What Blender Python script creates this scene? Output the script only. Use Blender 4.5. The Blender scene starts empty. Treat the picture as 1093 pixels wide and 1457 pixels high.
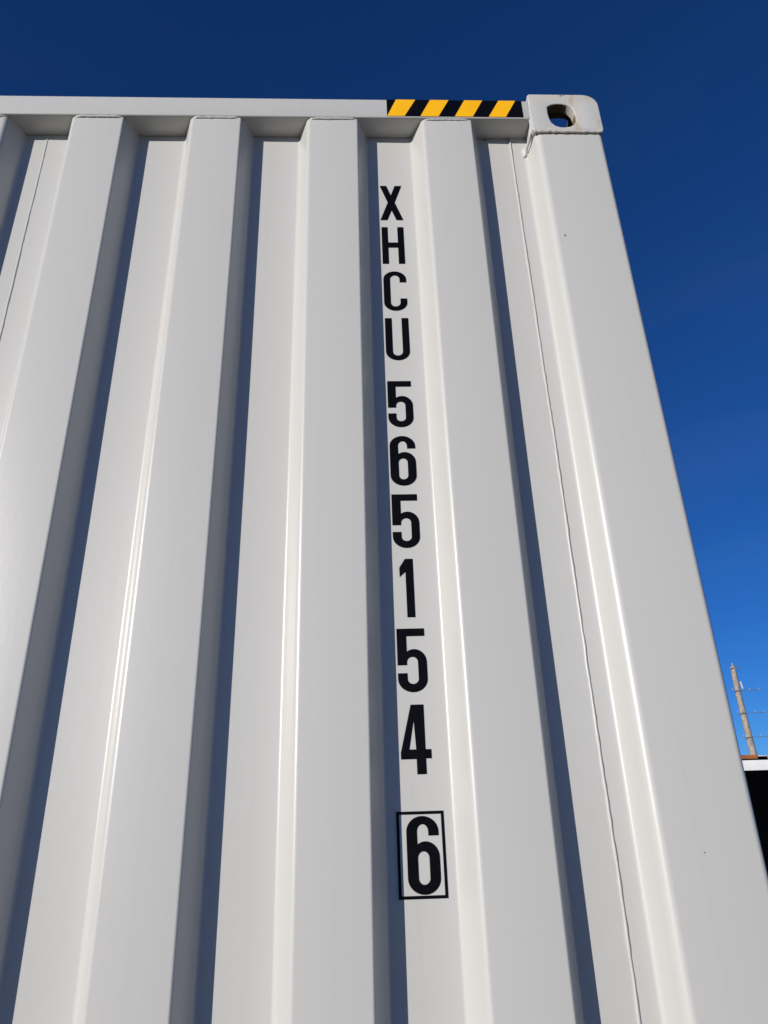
import bpy, bmesh, math, random
from mathutils import Vector, Matrix, noise
from mathutils.geometry import tessellate_polygon

scene = bpy.context.scene
COL = scene.collection
random.seed(7)

# ------------------------------------------------------------------ camera
cam_d = bpy.data.cameras.new('camera')
cam = bpy.data.objects.new('camera', cam_d)
COL.objects.link(cam)
R = ((0.99905304, 0.04150535, 0.01305105),
     (-0.03236914, 0.90947535, -0.41449587),
     (-0.0290734, 0.4136809, 0.90995761))
rx = [r[0] for r in R]; fy = [r[1] for r in R]; uz = [r[2] for r in R]
cam.matrix_world = Matrix(((rx[0], uz[0], -fy[0], -0.5554),
                           (rx[1], uz[1], -fy[1], -1.0530),
                           (rx[2], uz[2], -fy[2], 1.4098),
                           (0, 0, 0, 1)))
cam_d.sensor_fit = 'VERTICAL'
cam_d.sensor_height = 36.0
cam_d.sensor_width = 27.0
cam_d.lens = 1010.0 / 1457.0 * 36.0
cam_d.clip_start = 0.02
cam_d.clip_end = 6000
scene.camera = cam

# ------------------------------------------------------------------ sky, sun, exposure
SUN = Vector((-0.97, -1.0, 0.345)).normalized()        # towards the sun: low, behind the camera's left shoulder
ELEV = math.asin(SUN.z)
world = bpy.data.worlds.new('World'); scene.world = world
world.use_nodes = True
wn = world.node_tree.nodes; wl = world.node_tree.links
wn.clear()
w_out = wn.new('ShaderNodeOutputWorld'); w_bg = wn.new('ShaderNodeBackground')
sky = wn.new('ShaderNodeTexSky')
sky.sky_type = 'NISHITA'; sky.sun_disc = False
sky.sun_elevation = ELEV
sky.sun_rotation = math.atan2(SUN.x, SUN.y)
sky.altitude = 2000; sky.air_density = 1.0; sky.dust_density = 0.0; sky.ozone_density = 8.0
w_bg.inputs['Strength'].default_value = 0.093
w_sat = wn.new('ShaderNodeHueSaturation')              # the phone's vivid rendering of the whole sky
w_sat.inputs['Saturation'].default_value = 1.055
w_sat.inputs['Hue'].default_value = 0.507
wl.new(sky.outputs['Color'], w_sat.inputs['Color'])
# thin high cirrus all round the sky, barely there
w_tc = wn.new('ShaderNodeTexCoord'); w_map = wn.new('ShaderNodeMapping')
w_map.inputs['Scale'].default_value = (2.2, 2.2, 9.0); w_map.inputs['Rotation'].default_value = (0.25, 0.12, 0.4)
w_n = wn.new('ShaderNodeTexNoise'); w_n.inputs['Scale'].default_value = 1.6; w_n.inputs['Detail'].default_value = 6; w_n.inputs['Distortion'].default_value = 0.6
wl.new(w_tc.outputs['Generated'], w_map.inputs['Vector']); wl.new(w_map.outputs['Vector'], w_n.inputs['Vector'])
w_r = wn.new('ShaderNodeMapRange'); w_r.inputs[1].default_value = 0.52; w_r.inputs[2].default_value = 0.85; w_r.inputs[4].default_value = 0.05
wl.new(w_n.outputs['Fac'], w_r.inputs[0])
w_gain = wn.new('ShaderNodeMix'); w_gain.data_type = 'RGBA'
w_soft = wn.new('ShaderNodeHueSaturation'); w_soft.inputs['Saturation'].default_value = 0.7; w_soft.inputs['Value'].default_value = 1.5
wl.new(w_sat.outputs['Color'], w_soft.inputs['Color'])
wl.new(w_r.outputs[0], w_gain.inputs[0]); wl.new(w_sat.outputs['Color'], w_gain.inputs[6]); wl.new(w_soft.outputs['Color'], w_gain.inputs[7])
wl.new(w_gain.outputs[2], w_bg.inputs['Color'])
wl.new(w_bg.outputs['Background'], w_out.inputs['Surface'])

sun_d = bpy.data.lights.new('sun', 'SUN')
sun_d.energy = 4.6; sun_d.angle = math.radians(0.5); sun_d.color = (1.0, 0.94, 0.853)
sun = bpy.data.objects.new('sun', sun_d); COL.objects.link(sun)
sun.rotation_euler = SUN.to_track_quat('Z', 'Y').to_euler()
sun.location = (-8, -10, 8)

scene.view_settings.view_transform = 'Standard'
scene.view_settings.look = 'None'
scene.view_settings.exposure = 0.0
scene.view_settings.gamma = 1.0
scene.view_settings.use_curve_mapping = False

# ------------------------------------------------------------------ materials
def new_mat(name, color, rough=0.5, spec=0.5):
    m = bpy.data.materials.new(name); m.use_nodes = True
    n = m.node_tree.nodes; b = n['Principled BSDF']
    b.inputs['Base Color'].default_value = (*color, 1)
    b.inputs['Roughness'].default_value = rough
    b.inputs['Specular IOR Level'].default_value = spec
    return m, m.node_tree.nodes, m.node_tree.links, b

def mixcol(n, l, fac, a, b):
    x = n.new('ShaderNodeMix'); x.data_type = 'RGBA'
    l.new(fac, x.inputs[0])
    for i, c in ((6, a), (7, b)):
        if isinstance(c, tuple): x.inputs[i].default_value = (*c, 1)
        else: l.new(c, x.inputs[i])
    return x.outputs[2]

def ramp(n, l, src, p0, p1, v0=0.0, v1=1.0):
    r = n.new('ShaderNodeMapRange'); r.interpolation_type = 'SMOOTHSTEP'; r.inputs[1].default_value = p0; r.inputs[2].default_value = p1
    r.inputs[3].default_value = v0; r.inputs[4].default_value = v1
    l.new(src, r.inputs[0]); return r.outputs[0]

def noise_tex(n, l, vec, scale, detail=3, rough=0.5):
    t = n.new('ShaderNodeTexNoise'); t.inputs['Scale'].default_value = scale
    t.inputs['Detail'].default_value = detail; t.inputs['Roughness'].default_value = rough
    if vec is not None: l.new(vec, t.inputs['Vector'])
    return t.outputs['Fac']

def pos(n):
    return n.new('ShaderNodeNewGeometry').outputs['Position']

def scaled(n, l, vec, s):
    m = n.new('ShaderNodeMapping'); m.inputs['Scale'].default_value = s
    l.new(vec, m.inputs['Vector']); return m.outputs['Vector']

PAINT = (0.507, 0.507, 0.492)
def make_paint(name, rust=0.0):
    m, n, l, b = new_mat(name, PAINT, 0.34, 0.5)
    p = pos(n)
    big = noise_tex(n, l, scaled(n, l, p, (1, 1, 0.35)), 2.2, 4)
    streak = noise_tex(n, l, scaled(n, l, p, (60, 60, 1.2)), 1.0, 3)
    fine = noise_tex(n, l, p, 90, 2)
    c = mixcol(n, l, ramp(n, l, big, 0.2, 0.85), PAINT, (0.493, 0.49, 0.472))
    c = mixcol(n, l, ramp(n, l, streak, 0.54, 0.88, 0, 0.20), c, (0.43, 0.42, 0.39))
    if rust:
        sep = n.new('ShaderNodeSeparateXYZ'); l.new(p, sep.inputs[0])
        top = ramp(n, l, sep.outputs[2], 2.878, 2.904)                      # worn, rust-tinted top edge
        mul = n.new('ShaderNodeMath'); mul.operation = 'MULTIPLY'; l.new(top, mul.inputs[0])
        l.new(ramp(n, l, noise_tex(n, l, scaled(n, l, p, (25, 25, 60)), 1.0, 4), 0.3, 0.7, 0.1, 0.55 * min(1, rust * 2)), mul.inputs[1])
        c = mixcol(n, l, mul.outputs[0], c, (0.50, 0.40, 0.26))
        dist = n.new('ShaderNodeMath'); dist.operation = 'ADD'; l.new(sep.outputs[0], dist.inputs[0]); dist.inputs[1].default_value = 0.058
        ab = n.new('ShaderNodeMath'); ab.operation = 'ABSOLUTE'; l.new(dist.outputs[0], ab.inputs[0])
        run = n.new('ShaderNodeMath'); run.operation = 'MULTIPLY'; l.new(ramp(n, l, ab.outputs[0], 0.003, 0.014, 1, 0), run.inputs[0])
        l.new(ramp(n, l, noise_tex(n, l, scaled(n, l, p, (160, 40, 22)), 1.0, 4), 0.38, 0.62, 0, 0.6 if rust > 0.3 else 0), run.inputs[1])
        c = mixcol(n, l, run.outputs[0], c, (0.44, 0.32, 0.18))               # a run of rust below the top edge
        # ochre run-off: patches of thin rust with shapes of their own
        spot = noise_tex(n, l, scaled(n, l, p, (45, 30, 16)), 1.0, 5, 0.6)
        c = mixcol(n, l, ramp(n, l, spot, 0.54, 0.72, 0, rust), c, (0.46, 0.31, 0.16))
        spot2 = noise_tex(n, l, scaled(n, l, p, (80, 80, 80)), 1.0, 4, 0.6)
        c = mixcol(n, l, ramp(n, l, spot2, 0.66, 0.74, 0, rust), c, (0.16, 0.085, 0.045))
    l.new(c, b.inputs['Base Color'])
    l.new(ramp(n, l, big, 0.1, 0.9, 0.29, 0.38), b.inputs['Roughness'])
    bp = n.new('ShaderNodeBump'); bp.inputs['Strength'].default_value = 0.06; bp.inputs['Distance'].default_value = 0.002
    l.new(fine, bp.inputs['Height'])
    peel = noise_tex(n, l, p, 420, 1)
    bp2 = n.new('ShaderNodeBump'); bp2.inputs['Strength'].default_value = 0.10; bp2.inputs['Distance'].default_value = 0.0004
    l.new(peel, bp2.inputs['Height']); l.new(bp.outputs[0], bp2.inputs['Normal'])
    l.new(bp2.outputs[0], b.inputs['Normal'])
    return m
M_PAINT = make_paint('white_paint')
M_CAST = make_paint('cast_steel_paint', 0.34)
M_WELD = make_paint('weld_paint', 0.12)

def simple_noise_mat(name, c0, c1, scale, rough, spec=0.4, bump=0.0):
    m, n, l, b = new_mat(name, c0, rough, spec)
    p = pos(n); f = noise_tex(n, l, p, scale, 4)
    l.new(mixcol(n, l, ramp(n, l, f, 0.35, 0.68), c0, c1), b.inputs['Base Color'])
    if bump:
        bp = n.new('ShaderNodeBump'); bp.inputs['Strength'].default_value = bump
        l.new(f, bp.inputs['Height']); l.new(bp.outputs[0], b.inputs['Normal'])
    return m
M_VINYL = simple_noise_mat('black_vinyl', (0.002, 0.002, 0.003), (0.003, 0.003, 0.004), 25, 0.4, 0.10)
M_TAPEK = simple_noise_mat('black_tape', (0.002, 0.002, 0.004), (0.003, 0.003, 0.005), 25, 0.4, 0.10)
M_TAPEY = simple_noise_mat('yellow_tape', (0.90, 0.46, 0.003), (0.87, 0.435, 0.003), 20, 0.5, 0.3)
M_CHIP_HOLE = simple_noise_mat('chip_and_hole', (0.15, 0.135, 0.12), (0.09, 0.08, 0.07), 200, 0.7)
M_GROUND = simple_noise_mat('gravel', (0.075, 0.067, 0.055), (0.11, 0.097, 0.08), 0.9, 0.9, 0.2, 0.3)
M_BLACK = simple_noise_mat('black_wall', (0.0013, 0.0013, 0.0020), (0.0018, 0.0018, 0.0028), 1.5, 0.9, 0.0)
M_FASCIA = simple_noise_mat('white_board', (0.74, 0.74, 0.75), (0.69, 0.69, 0.69), 3, 0.55)
M_RUST = simple_noise_mat('rusty_sheet', (0.42, 0.15, 0.045), (0.30, 0.10, 0.03), 2.5, 0.8)
M_OLIVE = simple_noise_mat('olive_sheet', (0.30, 0.25, 0.13), (0.22, 0.18, 0.09), 2.5, 0.8)
M_ROOF = simple_noise_mat('roof_grey', (0.48, 0.48, 0.50), (0.40, 0.40, 0.42), 3, 0.6)
M_WOOD = simple_noise_mat('pole_wood', (0.37, 0.325, 0.275), (0.25, 0.21, 0.17), 6, 0.85, 0.2, 0.2)
M_STEEL = simple_noise_mat('galvanised', (0.13, 0.17, 0.22), (0.17, 0.21, 0.26), 8, 0.5)
M_PORC = simple_noise_mat('porcelain', (0.40, 0.45, 0.53), (0.34, 0.39, 0.46), 8, 0.3)
M_OXIDE = simple_noise_mat('cast_interior', (0.17, 0.145, 0.10), (0.09, 0.062, 0.04), 60, 0.85, 0.1, 0.2)
M_FLOOR = simple_noise_mat('under_steel', (0.05, 0.05, 0.05), (0.08, 0.08, 0.08), 5, 0.8)

# ------------------------------------------------------------------ helpers
def link(name, bm, mat, parent=None, smooth=False, angle=40):
    bm.normal_update()
    me = bpy.data.meshes.new(name)
    bm.to_mesh(me); bm.free()
    me.materials.append(mat)
    if smooth:
        for p in me.polygons: p.use_smooth = True
        me.set_sharp_from_angle(angle=math.radians(angle))
    o = bpy.data.objects.new(name, me); COL.objects.link(o)
    if parent: o.parent = parent
    return o

def thing(name, label, cat, group=None):
    o = bpy.data.objects.new(name, None); COL.objects.link(o)
    o['label'] = label; o['category'] = cat
    if group: o['group'] = group
    return o

def add_box(bm, x0, x1, y0, y1, z0, z1):
    v = [bm.verts.new((x, y, z)) for x in (x0, x1) for y in (y0, y1) for z in (z0, z1)]
    for f in ((0, 1, 3, 2), (4, 6, 7, 5), (0, 4, 5, 1), (2, 3, 7, 6), (0, 2, 6, 4), (1, 5, 7, 3)):
        bm.faces.new([v[i] for i in f])
    return v

def box_obj(name, mat, parent, x0, x1, y0, y1, z0, z1, bevel=0.0, seg=3):
    bm = bmesh.new(); add_box(bm, x0, x1, y0, y1, z0, z1)
    bmesh.ops.recalc_face_normals(bm, faces=bm.faces)
    if bevel:
        bmesh.ops.bevel(bm, geom=bm.edges[:], offset=bevel, segments=seg, profile=0.5, affect='EDGES')
    return link(name, bm, mat, parent, smooth=bool(bevel), angle=60)

def fillet(pts, radii, seg=7):
    """open polyline -> rounded polyline"""
    out = [Vector(pts[0])]
    for i in range(1, len(pts) - 1):
        p = Vector(pts[i]); a = (Vector(pts[i-1]) - p); b = (Vector(pts[i+1]) - p)
        la, lb = a.length, b.length; a.normalize(); b.normalize()
        r = radii[i] if isinstance(radii, (list, tuple)) else radii
        ang = a.angle(b)
        if r <= 0 or ang > math.pi - 1e-3: out.append(p); continue
        t = min(r / math.tan(ang / 2), la * 0.49, lb * 0.49); r = t * math.tan(ang / 2)
        c = p + (a + b).normalized() * (r / math.sin(ang / 2))
        s = p + a * t; e = p + b * t
        v0 = s - c; v1 = e - c; tot = v0.angle(v1)
        sgn = 1 if v0.x * v1.y - v0.y * v1.x > 0 else -1
        for k in range(seg + 1):
            th = sgn * tot * k / seg
            out.append(c + Vector((v0.x * math.cos(th) - v0.y * math.sin(th), v0.x * math.sin(th) + v0.y * math.cos(th))))
    out.append(Vector(pts[-1]))
    return out

def extrude_profile(bm, prof, zs, wobble=0.0, seed=0.0, fade_top=None):
    """profile in plan (x, y), swept up through the heights zs; optional second skin behind it"""
    rows = []
    for z in zs:
        row = []
        for p in prof:
            fade = min(1.0, max(0.0, (fade_top - z) / 0.3)) if fade_top else 1.0
            d = fade * wobble * noise.noise(Vector((p.x * 5 + seed, p.y * 3, z * 2.2))) if wobble else 0
            dx = 0.7 * fade * wobble * noise.noise(Vector((p.x * 6 + seed + 40, 7.3, z * 1.7))) if wobble else 0
            row.append(bm.verts.new((p.x + dx, p.y + d, z)))
        rows.append(row)
    for a, b in zip(rows, rows[1:]):
        for i in range(len(prof) - 1):
            bm.faces.new((a[i], a[i+1], b[i+1], b[i]))
    return rows

def tube(bm, pts, rad, sides=8, jitter=0.0, flat=1.0):
    """round bar through points; jitter makes a weld bead of it"""
    rings = []
    for i, p in enumerate(pts):
        p = Vector(p)
        d = Vector(pts[min(i+1, len(pts)-1)]) - Vector(pts[max(i-1, 0)])
        d.normalize()
        ref = Vector((0, 1, 0)) if abs(d.y) < 0.9 else Vector((1, 0, 0))
        u = d.cross(ref).normalized(); v = d.cross(u).normalized()
        r = rad * (1 + jitter * random.uniform(-1, 1)) if not isinstance(rad, (list, tuple)) else rad[i]
        off = u * (jitter * rad * 0.7 * random.uniform(-1, 1)) if jitter else Vector()
        rings.append([bm.verts.new(p + off + u * r * math.cos(2*math.pi*k/sides) + v * r * flat * math.sin(2*math.pi*k/sides)) for k in range(sides)])
    for a, b in zip(rings, rings[1:]):
        for k in range(sides):
            bm.faces.new((a[k], a[(k+1) % sides], b[(k+1) % sides], b[k]))
    for r in (rings[0][::-1], rings[-1]):
        try: bm.faces.new(r)
        except ValueError: pass

def bead(name, parent, pts, rad, jitter=0.25, mat=None, flat=0.7):
    bm = bmesh.new(); tube(bm, pts, rad, 8, jitter, flat)
    bmesh.ops.recalc_face_normals(bm, faces=bm.faces)
    return link(name, bm, mat or M_WELD, parent, smooth=True, angle=80)

def flat_shape(name, loops, mat, parent, y, thick=0.0003, label=None, warp=None):
    """thin decal in the x-z plane, front at y, from an outline and holes"""
    bm = bmesh.new()
    v3 = [[Vector((a, b, 0)) for a, b in lp] for lp in loops]
    tris = tessellate_polygon(v3)
    flat = [p for lp in loops for p in lp]
    ys = [y + (warp(a, b) if warp else 0) for a, b in flat]
    fv = [bm.verts.new((a, yy, b)) for (a, b), yy in zip(flat, ys)]
    bv = [bm.verts.new((a, yy + thick, b)) for (a, b), yy in zip(flat, ys)]
    for t in tris:
        try:
            bm.faces.new([fv[i] for i in t]); bm.faces.new([bv[i] for i in t][::-1])
        except ValueError: pass
    k = 0
    for lp in loops:
        n = len(lp)
        for i in range(n):
            a, b = k + i, k + (i+1) % n
            bm.faces.new((fv[a], fv[b], bv[b], bv[a]))
        k += n
    bmesh.ops.recalc_face_normals(bm, faces=bm.faces)
    o = link(name, bm, mat, parent)
    if label: o['label'] = label
    return o

# ------------------------------------------------------------------ ground
ZG = 0.014
bm = bmesh.new()
N = 24
def gcoord(i):
    t = (i / N) * 2 - 1
    return math.copysign(abs(t) ** 3 * 3000, t)
gv = [[bm.verts.new((gcoord(i), gcoord(j), ZG)) for j in range(N+1)] for i in range(N+1)]
for i in range(N):
    for j in range(N):
        bm.faces.new((gv[i][j], gv[i+1][j], gv[i+1][j+1], gv[i][j+1]))
g = link('ground', bm, M_GROUND); g['kind'] = 'structure'

# ------------------------------------------------------------------ shipping container
W, L = 2.433, 12.19
ZT = 2.910; Z_R1 = 2.8895; Z_R0 = 2.8305
D = 0.046
ct = thing('shipping_container', 'white corrugated steel shipping container seen from below, with black vertical number and hazard tape', 'container')
ZS = [0.16 + (2.829 - 0.16) * i / 40 for i in range(41)]
MID = -W / 2

# front wall: two corrugated sheets welded along the middle
RIB = [-0.2890, -0.5380, -0.7888, -1.0395]          # right outer edge of each rib
pts = [(-0.1950, D)]
for r in RIB:
    pts += [(r + 0.0185, D), (r, 0), (r - 0.1075, 0), (r - 0.1280, D)]
pts += [(MID, D)]
rad = [0] + [(0.008, 0.005, 0.011, 0.009)[k % 4] for k in range(len(pts) - 2)] + [0]
prof = fillet(pts, rad, 7)
bm = bmesh.new(); extrude_profile(bm, prof, ZS, 0.0016, 3.0)
bmesh.ops.recalc_face_normals(bm, faces=bm.faces)
right_sheet = link('corrugated_sheet', bm, M_PAINT, ct, True, 30)
prof2 = [Vector((2 * MID - p.x, p.y)) for p in prof]
bm = bmesh.new(); extrude_profile(bm, prof2, ZS, 0.0016, 9.0)
bmesh.ops.recalc_face_normals(bm, faces=bm.faces)
left_sheet = link('corrugated_sheet', bm, M_PAINT, ct, True, 30)
for o in (right_sheet, left_sheet):
    if o.data.polygons[0].normal.y > 0: o.data.flip_normals()
    s = o.modifiers.new('thickness', 'SOLIDIFY'); s.thickness = 0.002; s.offset = -1; s.use_rim = False

def seam_path(x, y, z0, z1, amp):
    out = []; z = z0
    while z < z1:
        out.append((x + amp * noise.noise(Vector((x * 9, 0, z * 3.1))) + 0.3 * amp * noise.noise(Vector((x * 5, 3, z * 21))), y, z)); z += 0.012
    return out + [(x, y, z1)]
bead('weld_seam', ct, seam_path(-0.1948, D - 0.0014, 0.16, 2.829, 0.0026), 0.0021, 0.2, M_PAINT, 1.0)
bead('weld_seam', ct, seam_path(MID, D - 0.0002, 0.16, 2.829, 0.0016), 0.0022, 0.15, M_PAINT)
bead('weld_seam', ct, seam_path(-W + 0.1948, D - 0.0008, 0.16, 2.829, 0.0028), 0.0030, 0.18, M_PAINT)

# corner posts: pressed section
def corner_post(front_y, sign, mirror, back):
    p = [(-0.1970, D - 0.001), (-0.1625, D - 0.001), (-0.1485, 0.0), (-0.0025, 0.0), (-0.0025, 0.1500), (-0.040, 0.160), (-0.040, 0.20)]
    r = [0, 0.010, 0.016, 0.011, 0.012, 0.01, 0]
    pr = fillet(p, r, 9)
    if mirror: pr = [Vector((-W - q.x, q.y)) for q in pr]
    if back: pr = [Vector((q.x, L - q.y)) for q in pr]
    bm = bmesh.new(); extrude_profile(bm, pr, [0.132 + (2.792 - 0.132) * i / 40 for i in range(41)], 0.0007, 5.0 + mirror * 4 + back * 9, 2.792)
    bmesh.ops.recalc_face_normals(bm, faces=bm.faces)
    o = link('corner_post', bm, M_PAINT, ct, True, 30)
    cx, cy = (-W / 2, L / 2)
    f = max(o.data.polygons, key=lambda f: f.area)
    if f.normal.dot(Vector((f.center.x - cx, f.center.y - cy, 0))) < 0: o.data.flip_normals()
    s = o.modifiers.new('thickness', 'SOLIDIFY'); s.thickness = 0.006; s.offset = -1; s.use_rim = False
    return o
for mirror in (0, 1):
    for back in (0, 1):
        corner_post(0, 1, mirror, back)

# corner castings, hollow, with an end hole, a side hole and a top slot
def rounded_block(x0, x1, y0, y1, z0, z1, rxz, r):
    """block with the outer-top long edge rounded by rxz (right side) and the others by r"""
    outl = [(x0, z0), (x0, z1), (x1, z1), (x1, z0)]
    ring = fillet([((x0 + x1) / 2, z0)] + [(x0, z0), (x0, z1), (x1, z1), (x1, z0)] + [((x0 + x1) / 2, z0)], [0, 0.006, 0.007, rxz, 0.006, 0], 8)[:-1]
    bm = bmesh.new()
    a = [bm.verts.new((p.x, y0, p.y)) for p in ring]; b = [bm.verts.new((p.x, y1, p.y)) for p in ring]
    bm.faces.new(a); bm.faces.new(b[::-1])
    for i in range(len(ring)):
        j = (i + 1) % len(ring); bm.faces.new((a[i], b[i], b[j], a[j]))
    bmesh.ops.recalc_face_normals(bm, faces=bm.faces)
    front = [e for e in bm.edges if all(abs(v.co.y - y0) < 1e-6 or abs(v.co.y - y1) < 1e-6 for v in e.verts) and abs(e.verts[0].co.y - e.verts[1].co.y) < 1e-6]
    bmesh.ops.bevel(bm, geom=front, offset=r, segments=4, profile=0.5, affect='EDGES')
    return bm

def hole_prism(axis, c, outline, a0, a1):
    bm = bmesh.new()
    def P(u, v, w):
        return (u, w, v) if axis == 'y' else ((w, u, v) if axis == 'x' else (u, v, w))
    a = [bm.verts.new(P(c[0] + u, c[1] + v, a0)) for u, v in outline]; b = [bm.verts.new(P(c[0] + u, c[1] + v, a1)) for u, v in outline]
    bm.faces.new(a); bm.faces.new(b[::-1])
    for i in range(len(a)):
        j = (i + 1) % len(a); bm.faces.new((a[i], b[i], b[j], a[j]))
    bmesh.ops.recalc_face_normals(bm, faces=bm.faces)
    return bm

def superell(w, h, e, n=32):
    out = []
    for k in range(n):
        t = 2 * math.pi * k / n; c, s = math.cos(t), math.sin(t)
        out.append((w / 2 * math.copysign(abs(c) ** (2 / e), c), h / 2 * math.copysign(abs(s) ** (2 / e), s)))
    return out

def boolean(target, cutters):
    for bmc in cutters:
        me = bpy.data.meshes.new('cut'); bmc.to_mesh(me); bmc.free()
        co = bpy.data.objects.new('cut', me); COL.objects.link(co)
        md = target.modifiers.new('cut', 'BOOLEAN'); md.operation = 'DIFFERENCE'; md.solver = 'EXACT'; md.object = co
        dg = bpy.context.evaluated_depsgraph_get()
        nm = bpy.data.meshes.new_from_object(target.evaluated_get(dg))
        target.modifiers.clear(); target.data = nm
        bpy.data.objects.remove(co, do_unlink=True)

# outline of the end hole: flattened left, rounded right and bottom
end_hole = [(-0.0295, 0.0265), (-0.024, 0.0325), (-0.016, 0.0365), (-0.006, 0.0385), (0.005, 0.0385), (0.015, 0.036), (0.0235, 0.030),
            (0.0285, 0.020), (0.030, 0.008), (0.0305, -0.006), (0.0295, -0.017), (0.024, -0.028), (0.014, -0.0345), (0.003, -0.037), (-0.008, -0.0365),
            (-0.018, -0.032), (-0.0255, -0.022), (-0.0285, -0.010), (-0.030, 0.006)]
bm = rounded_block(-0.1580, -0.0005, -0.006, 0.172, ZT - 0.118, ZT, 0.034, 0.003)
cast0 = link('corner_casting', bm, M_CAST, ct)
boolean(cast0, [hole_prism('y', (0, 0), [(-0.150, ZT - 0.110), (-0.150, ZT - 0.026), (-0.017, ZT - 0.026), (-0.017, ZT - 0.110)], 0.016, 0.160),
                hole_prism('y', (-0.0880, 2.8395), end_hole, -0.05, 0.05),
                hole_prism('x', (0.083, ZT - 0.064), superell(0.079, 0.063, 3), -0.06, 0.05),
                hole_prism('z', (-0.0800, 0.093), superell(0.0660, 0.118, 3.6), ZT - 0.06, ZT + 0.05)])
bm = bmesh.new(); bm.from_mesh(cast0.data)
bmesh.ops.remove_doubles(bm, verts=bm.verts, dist=1e-5)
# soften the rim of the end hole
rim = [e for e in bm.edges if all(abs(v.co.y + 0.006) < 2e-4 and (v.co.x + 0.088) ** 2 + (v.co.z - 2.8395) ** 2 < 0.044 ** 2 for v in e.verts)]
bmesh.ops.bevel(bm, geom=rim, offset=0.0022, segments=3, profile=0.5, affect='EDGES')
bm.to_mesh(cast0.data); bm.free()
for p in cast0.data.polygons: p.use_smooth = True
cast0.data.set_sharp_from_angle(angle=math.radians(35))
cast0.data.materials.append(M_OXIDE)                    # bare brown steel inside
for p in cast0.data.polygons:
    c = p.center
    inside = -0.154 < c.x < -0.0045 and 0.0 < c.y < 0.168 and ZT - 0.114 < c.z < ZT - 0.004
    sunlit_lip = c.y < 0.0155 and c.z > 2.843 and c.x > -0.075  # upper right lip left pale, standing in for a sunlit notch
    if inside and not sunlit_lip: p.material_index = 1
def place_casting(mx, my, mz):
    o = cast0.copy(); COL.objects.link(o); o.parent = ct
    if mx or my or mz:
        o.data = cast0.data.copy()
        for v in o.data.vertices:
            if mx: v.co.x = -W - v.co.x
            if my: v.co.y = L - v.co.y
            if mz: v.co.z = ZT + ZG - v.co.z
        if (mx + my + mz) % 2: o.data.flip_normals()
for mx in (0, 1):
    for my in (0, 1):
        for mz in (0, 1):
            if mx or my or mz: place_casting(mx, my, mz)

# top rails and sills
box_obj('top_rail', M_PAINT, ct, -W + 0.1575, -0.1575, -0.0040, 0.056, Z_R0, Z_R1, 0.0035)
box_obj('bottom_sill', M_PAINT, ct, -W + 0.1575, -0.1575, -0.002, 0.060, ZG + 0.012, 0.161, 0.004)
for x0, x1 in ((-0.064, -0.004), (-W + 0.004, -W + 0.064)):
    box_obj('side_rail', M_PAINT, ct, x0, x1, 0.1715, L - 0.1715, 2.8305, 2.8895, 0.004)
    box_obj('side_sill', M_PAINT, ct, x0 + 0.004, x1 - 0.004, 0.1715, L - 0.1715, ZG + 0.03, 0.165, 0.004)

# weld beads under the top rail along each rib end and inside corners
def rib_bead(r, mir):
    xs = [r - 0.1075 + 0.1075 * i / 26 for i in range(27)]
    out = []
    for i, x in enumerate(xs):
        e = min(i, 26 - i) / 4
        back = 0.007 * max(0, 1 - e) ** 2
        out.append(((2 * MID - x) if mir else x, -0.0012 + back, Z_R0 - 0.0018 + 0.0008 * noise.noise(Vector((x * 70, 0, r)))))
    bead('weld_bead', ct, out, 0.0026, 0.22, M_WELD, 0.8)
    for xa, xb in ((r + 0.002, r + 0.0175), (r - 0.110, r - 0.127)):
        out = [(((2 * MID - (xa + (xb - xa) * t)) if mir else xa + (xb - xa) * t), 0.006 + (D - 0.008) * t, Z_R0 - 0.0012) for t in [i / 10 for i in range(11)]]
        bead('weld_bead', ct, out, 0.0020, 0.2, M_WELD)
for r in RIB:
    rib_bead(r, False); rib_bead(r, True)

# weld between casting and post, and down the casting's inner flank
random.seed(21)
for mir in (False, True):
    fx = (lambda x: -W - x) if mir else (lambda x: x)
    path = [(fx(-0.154 + 0.150 * i / 44), -0.0032 + 0.0010 * noise.noise(Vector((i * 0.4, 1, 0))), 2.7912 + 0.0020 * noise.noise(Vector((i * 0.33, 0, 0)))) for i in range(45)]
    bead('weld_bead', ct, path, 0.0033, 0.16, M_WELD, 1.0)
    flank = [(-0.1590, -0.001, 2.862), (-0.1588, -0.001, 2.845), (-0.1585, 0.000, 2.832), (-0.1580, 0.000, 2.818), (-0.1588, 0.002, 2.806), (-0.1600, 0.008, 2.796),
             (-0.1615, 0.016, 2.788), (-0.1630, 0.024, 2.782), (-0.1650, 0.032, 2.778)]
    bead('weld_bead', ct, [(fx(x), y, z) for x, y, z in flank], 0.0027, 0.2, M_PAINT, 1.0)
    # blob of weld at the inner foot of the casting
    bm = bmesh.new(); bmesh.ops.create_icosphere(bm, subdivisions=3, radius=1.0)
    for v in bm.verts:
        k = 1 + 0.30 * noise.noise(v.co * 1.7 + Vector((3, 1, 2))) + 0.16 * noise.noise(v.co * 5.0)
        v.co = Vector((fx(-0.1655) + v.co.x * 0.0075 * k, 0.044 + v.co.y * 0.008 * k, 2.783 + v.co.z * 0.016 * k))
    link('weld_blob', bm, M_PAINT, ct, True, 80)
    # filler plate closing the gap under the casting, behind the flank weld
    xa, xb = sorted((fx(-0.1920), fx(-0.1585)))
    box_obj('gusset_plate', M_PAINT, ct, xa, xb, D - 0.0010, D + 0.005, 2.7920, 2.8300)

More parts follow.
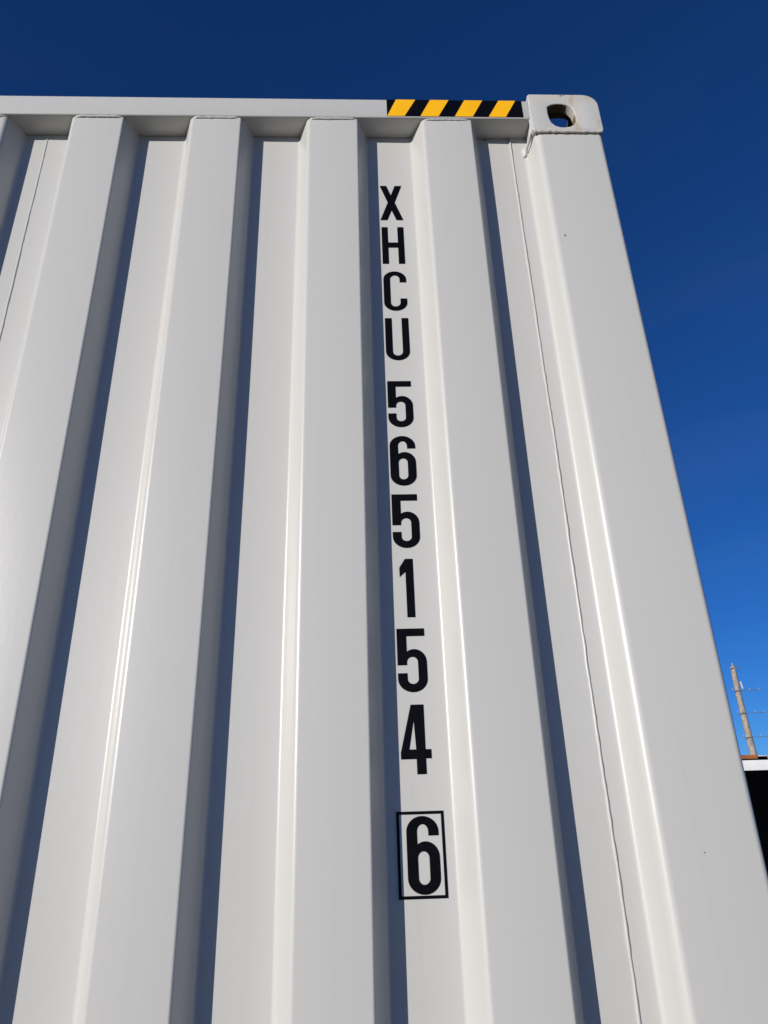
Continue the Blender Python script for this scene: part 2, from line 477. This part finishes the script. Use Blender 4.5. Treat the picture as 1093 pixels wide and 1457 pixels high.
# side walls
def side_wall(x_in, sgn):
    p = [(0.0, 0.18)]; y = 0.20
    while y < L - 0.48:
        p += [(0.0, y + 0.070), (0.036, y + 0.138), (0.036, y + 0.208), (0.0, y + 0.276)]; y += 0.278
    p += [(0.0, L - 0.18)]
    pr = fillet([(a, b) for a, b in p], 0.012, 3)
    pr = [Vector((x_in - sgn * q.x, q.y)) for q in pr]
    bm = bmesh.new(); extrude_profile(bm, pr, [0.16, 2.829]); bmesh.ops.recalc_face_normals(bm, faces=bm.faces)
    o = link('side_wall', bm, M_PAINT, ct, True, 30)
    s = o.modifiers.new('thickness', 'SOLIDIFY'); s.thickness = 0.002; s.offset = 0; s.use_rim = False
side_wall(-0.010, 1); side_wall(-W + 0.010, -1)
# roof sheet with shallow corrugations across
bm = bmesh.new(); rows = []; y = 0.057
while y < L - 0.057:
    z = 2.872 + (0.010 if int((y - 0.057) / 0.105) % 2 else 0.0)
    rows.append([bm.verts.new((-0.065, y, z)), bm.verts.new((-W + 0.065, y, z))]); y += 0.0525
for a, b in zip(rows, rows[1:]): bm.faces.new((a[0], b[0], b[1], a[1]))
link('roof_sheet', bm, M_PAINT, ct)
box_obj('floor', M_FLOOR, ct, -W + 0.066, -0.066, 0.062, L - 0.062, 0.12, 0.155)
for x0, x1 in ((MID + 0.003, -0.2), (-W + 0.2, MID - 0.003)):
    d = box_obj('door', M_PAINT, ct, x0, x1, L - 0.055, L - 0.008, 0.165, 2.825, 0.004)
    for xx in (x0 + 0.25, x1 - 0.25):
        bm = bmesh.new(); tube(bm, [(xx, L + 0.012, 0.15), (xx, L + 0.012, 2.83)], 0.017, 10); link('lock_rod', bm, M_STEEL, d, True)
box_obj('rear_header', M_PAINT, ct, -W + 0.1575, -0.1575, L - 0.06, L + 0.002, 2.8305, 2.8895, 0.0035)

# hazard tape on the rail
YT = -0.0046
tape = flat_shape('hazard_tape', [[(-0.4732, 2.8345), (-0.1730, 2.8345), (-0.1730, 2.8875), (-0.4732, 2.8875)]], M_TAPEK, ct, YT, 0.0004)
for t0, t1, b1, b0 in ((-0.4522, -0.4094, -0.4350, -0.4729), (-0.3766, -0.3354, -0.3606, -0.4005), (-0.3005, -0.2602, -0.2853, -0.3250), (-0.2239, -0.1864, -0.2125, -0.2504)):
    flat_shape('yellow_stripe', [[(b0, 2.8345), (b1, 2.8345), (t1, 2.8875), (t0, 2.8875)]], M_TAPEY, tape, YT - 0.0004, 0.0003)

# number, one character under the other (millimetre outlines, 45 x 99)
def arc(cx, cz, rx_, rz_, a0, a1, n=14):
    return [(cx + rx_ * math.cos(math.radians(a0 + (a1 - a0) * i / n)), cz + rz_ * math.sin(math.radians(a0 + (a1 - a0) * i / n))) for i in range(n + 1)]
GLYPH = {
 'X': [[(-0.3, 99), (12.9, 99), (22.2, 70.7), (31.5, 99), (45.1, 99), (29.4, 50), (46.0, 0), (32.2, 0), (22.5, 28), (12.6, 0), (-1.2, 0), (15.4, 50)]],
 'H': [[(0, 0), (0, 99), (12, 99), (12, 56.5), (33, 56.5), (33, 99), (45, 99), (45, 0), (33, 0), (33, 43.5), (12, 43.5), (12, 0)]],
 'C': [[(45, 71.5)] + arc(22.5, 79, 22.5, 20, 0, 180) + arc(22.5, 20, 22.5, 20, 180, 360) + [(45, 29.5), (32.5, 29.5)] + arc(22.5, 20, 10, 10.3, 0, -180) + arc(22.5, 79, 10, 10.3, 180, 0) + [(32.5, 71.5)]],
 'U': [[(0, 99), (12.5, 99)] + arc(22.5, 20, 10, 10, 180, 360) + [(32.5, 99), (45, 99)] + arc(22.5, 20, 22.5, 20, 0, -180)],
 '5': [[(0, 99), (43.2, 99), (43.2, 87.6), (14.3, 87.6)] + arc(26, 46, 19, 20, 128, 0) + arc(22.5, 20, 22.5, 20, 0, -180) + [(0, 28.5), (14, 28.5)] + arc(23, 20, 9, 8.2, 180, 360) + arc(23, 46, 9, 8.5, 0, 180) + [(14, 41.8), (0, 41.8)]],
 '6': [[(31.2, 74), (45, 74)] + arc(22.5, 79, 22.5, 20, 0, 180) + arc(22.5, 20, 22.5, 20, 180, 360) + arc(26, 46, 19, 20, 0, 128) + arc(22.7, 79, 8.5, 10, 180, 0)],
 '1': [[(18.3, 99), (30.6, 99), (30.6, 0), (18.6, 0), (18.4, 77.5), (8.6, 68.6), (8.6, 83.8)]],
 '4': [[(17.4, 99), (36.2, 99), (36.1, 34), (44.6, 34), (44.6, 21.8), (36.1, 21.8), (36.1, 0), (23.1, 0), (23.1, 21.2), (0, 21.2), (0, 30)]],
}
HOLES = {'6': [arc(22.7, 45, 8.5, 9, 0, 180) + arc(22.7, 20, 8.5, 8.5, 180, 360)], '4': [[(20.6, 77.5), (23.1, 34), (11.9, 34)]]}
def sheet_bow(x, z):
    """how far the flat between the two ribs bows at this point (the sheet's own unevenness)"""
    step = (2.829 - 0.16) / 40; k = int((z - 0.16) / step); tz = (z - 0.16) / step - k
    def d(xx, kk): return 0.0016 * noise.noise(Vector((xx * 5 + 3.0, D * 3, (0.16 + kk * step) * 2.2)))
    tx = (x + 0.514) / (0.514 - 0.4235)
    row = [d(-0.514, q) * (1 - tx) + d(-0.4235, q) * tx for q in (k, k + 1)]
    return row[0] * (1 - tz) + row[1] * tz
YL = D - 0.0008
chars = [('X', 2.6843), ('H', 2.5643), ('C', 2.4442), ('U', 2.3262), ('5', 2.1790), ('6', 2.0606), ('5', 1.9440), ('1', 1.8248), ('5', 1.7065), ('4', 1.5882), ('6', 1.4323)]
XC = -0.4690
def grow(lp, d):
    """move an outline outwards by d"""
    n = len(lp); area = sum(lp[i][0] * lp[(i+1) % n][1] - lp[(i+1) % n][0] * lp[i][1] for i in range(n))
    sg = 1 if area > 0 else -1; out = []
    for i in range(n):
        p0, p1, p2 = Vector(lp[i-1]), Vector(lp[i]), Vector(lp[(i+1) % n])
        a, b = (p1 - p0), (p2 - p1)
        if a.length < 1e-6: a = b
        if b.length < 1e-6: b = a
        a.normalize(); b.normalize()
        na, nb = Vector((a.y, -a.x)) * sg, Vector((b.y, -b.x)) * sg
        m = na + nb
        m = m / max(0.5, m.length_squared / 2) if m.length > 1e-6 else na
        q = p1 + m * d; out.append((q.x, q.y))
    return out
for ch, zt in chars:
    zt -= (zt - 1.4098) * 0.00363
    last = zt < 1.5
    xo = XC + (0.0035 if last else 0)
    lps = [[(xo + (-22.5 + a) * 0.000996, zt + (b - 99) * 0.000996) for a, b in grow(lp, 0.4 * (-1 if q >= len(GLYPH[ch]) else 1))] for q, lp in enumerate(GLYPH[ch] + HOLES.get(ch, []))]
    flat_shape('digit' if ch.isdigit() else 'letter', lps, M_VINYL, ct, YL, 0.0004,
               ('black number %s inside a black frame' % ch) if last else ('black number %s' % ch if ch.isdigit() else 'black letter %s' % ch), sheet_bow)
bx0, bx1, bz0, bz1, t = -0.5018, -0.4340, 1.3283, 1.4389, 0.0040
flat_shape('digit_frame', [[(bx0, bz0), (bx1, bz0), (bx1, bz1), (bx0, bz1)], [(bx0 + t, bz0 + t), (bx0 + t, bz1 - t), (bx1 - t, bz1 - t), (bx1 - t, bz0 + t)]], M_VINYL, ct, YL, 0.0004, None, sheet_bow)

# small nicks in the paint, and one dark disc standing for a small hole
for x, z, s, y in ((-0.1265, 2.4928, 0.0018, -0.0012), (-0.0877, 1.3752, 0.0010, -0.0012), (-0.2520, 2.8245, 0.0032, D - 0.0022),
                   (-0.0830, 2.9045, 0.0026, -0.0066), (-0.0765, 2.9058, 0.0018, -0.0066)):
    out = [(x + s * random.uniform(0.6, 1) * math.cos(k * math.pi / 4), z + s * random.uniform(0.6, 1) * math.sin(k * math.pi / 4)) for k in range(8)]
    flat_shape('chip_or_hole', [out], M_CHIP_HOLE, ct, y, 0.0022)

# ------------------------------------------------------------------ black shed in the distance
CX, CY, CZ = -0.5554, -1.053, 1.4098
SD = 22.0
def at(k, m, d): return (CX + k * d, CY + d, CZ + m * d)
shed = thing('storage_shed', 'black shed with a white fascia board and rusty orange roof edge, right of the container', 'shed')
sx0 = at(0.44, 0, SD)[0]; sx1 = sx0 + 14; sy = at(0, 0, SD)[1]
zf0 = at(0, 0.0645, SD)[2]; zf1 = at(0, 0.0776, SD)[2]
box_obj('wall', M_BLACK, shed, sx0, sx1, sy + 0.05, sy + 8, ZG, zf1 - 0.02)
box_obj('fascia_board', M_FASCIA, shed, sx0 - 0.1, sx1 + 0.1, sy, sy + 0.045, zf0, zf1, 0.006)
box_obj('roof_edge', M_BLACK, shed, sx0 - 0.1, sx1 + 0.1, sy + 0.03, sy + 8.1, zf1 + 0.002, zf1 + 0.095)
box_obj('roof_flashing', M_ROOF, shed, sx0 - 0.1, sx1 + 0.1, sy - 0.01, sy + 8.1, zf1 + 0.098, zf1 + 0.128, 0.004)
for k0, k1, mat in ((0.47, 0.5425, M_RUST), (0.5570, 0.59, M_OLIVE), (0.62, 0.68, M_RUST)):
    nm = 'rusty_sheet' if mat == M_RUST else 'olive_sheet'
    box_obj(nm, mat, shed, at(k0, 0, SD)[0], at(k1, 0, SD)[0], sy - 0.05, sy + 0.02, zf1 + 0.035, zf1 + (0.150 if mat == M_RUST else 0.12), 0.01)

# ------------------------------------------------------------------ utility pole
PD = 40.0
px, py, _ = at(0.5385, 0, PD)
pole = thing('utility_pole', 'weathered wooden utility pole with short side arms rising behind the black shed', 'utility pole')
pole.location = (px, py, ZG)
ztop = at(0, 0.2050, PD)[2] - ZG
bm = bmesh.new()
hs = [0, 2, 4, 6, 8, ztop - 0.05, ztop]
tube(bm, [(0.05 * math.sin(h * 0.6), 0, h) for h in hs], [0.225 - 0.085 * h / ztop for h in hs[:-1]] + [0.12], 14)
shaft = link('shaft', bm, M_WOOD, pole, True)
def insul(bm, x, y, z, s=1.0):
    prof = [(0.012, 0), (0.05, 0.01), (0.028, 0.03), (0.055, 0.05), (0.028, 0.07), (0.05, 0.09), (0.03, 0.12), (0.02, 0.15)]
    rings = [[bm.verts.new((x + r * s * math.cos(2 * math.pi * k / 10), y + r * s * math.sin(2 * math.pi * k / 10), z + h * s)) for k in range(10)] for r, h in prof]
    for a, b in zip(rings, rings[1:]):
        for k in range(10): bm.faces.new((a[k], a[(k + 1) % 10], b[(k + 1) % 10], b[k]))
    bm.faces.new(rings[-1])
for m in (0.1700, 0.1392, 0.1070):
    z = at(0, m, PD)[2] - ZG
    arm = box_obj('crossarm', M_STEEL, pole, -0.46, 1.12, -0.24, -0.19, z - 0.014, z + 0.014, 0.004)
    for x in (-0.44, 0.55, 1.06):
        bm = bmesh.new(); insul(bm, x, -0.215, z + 0.012, 0.7); link('insulator', bm, M_PORC, arm, True)
box_obj('top_arm', M_STEEL, pole, -0.26, 0.24, -0.15, -0.09, ztop - 0.18, ztop - 0.10, 0.006)
bm = bmesh.new(); insul(bm, 0, 0, ztop, 1.2); link('top_insulator', bm, M_PORC, pole, True)
bm = bmesh.new(); z = at(0, 0.176, PD)[2] - ZG
tube(bm, [(0.17, -0.12, z + 0.26), (0.19, -0.12, z + 0.05), (0.21, -0.12, z - 0.14)], 0.06, 10); link('fuse_tube', bm, M_PORC, pole, True)
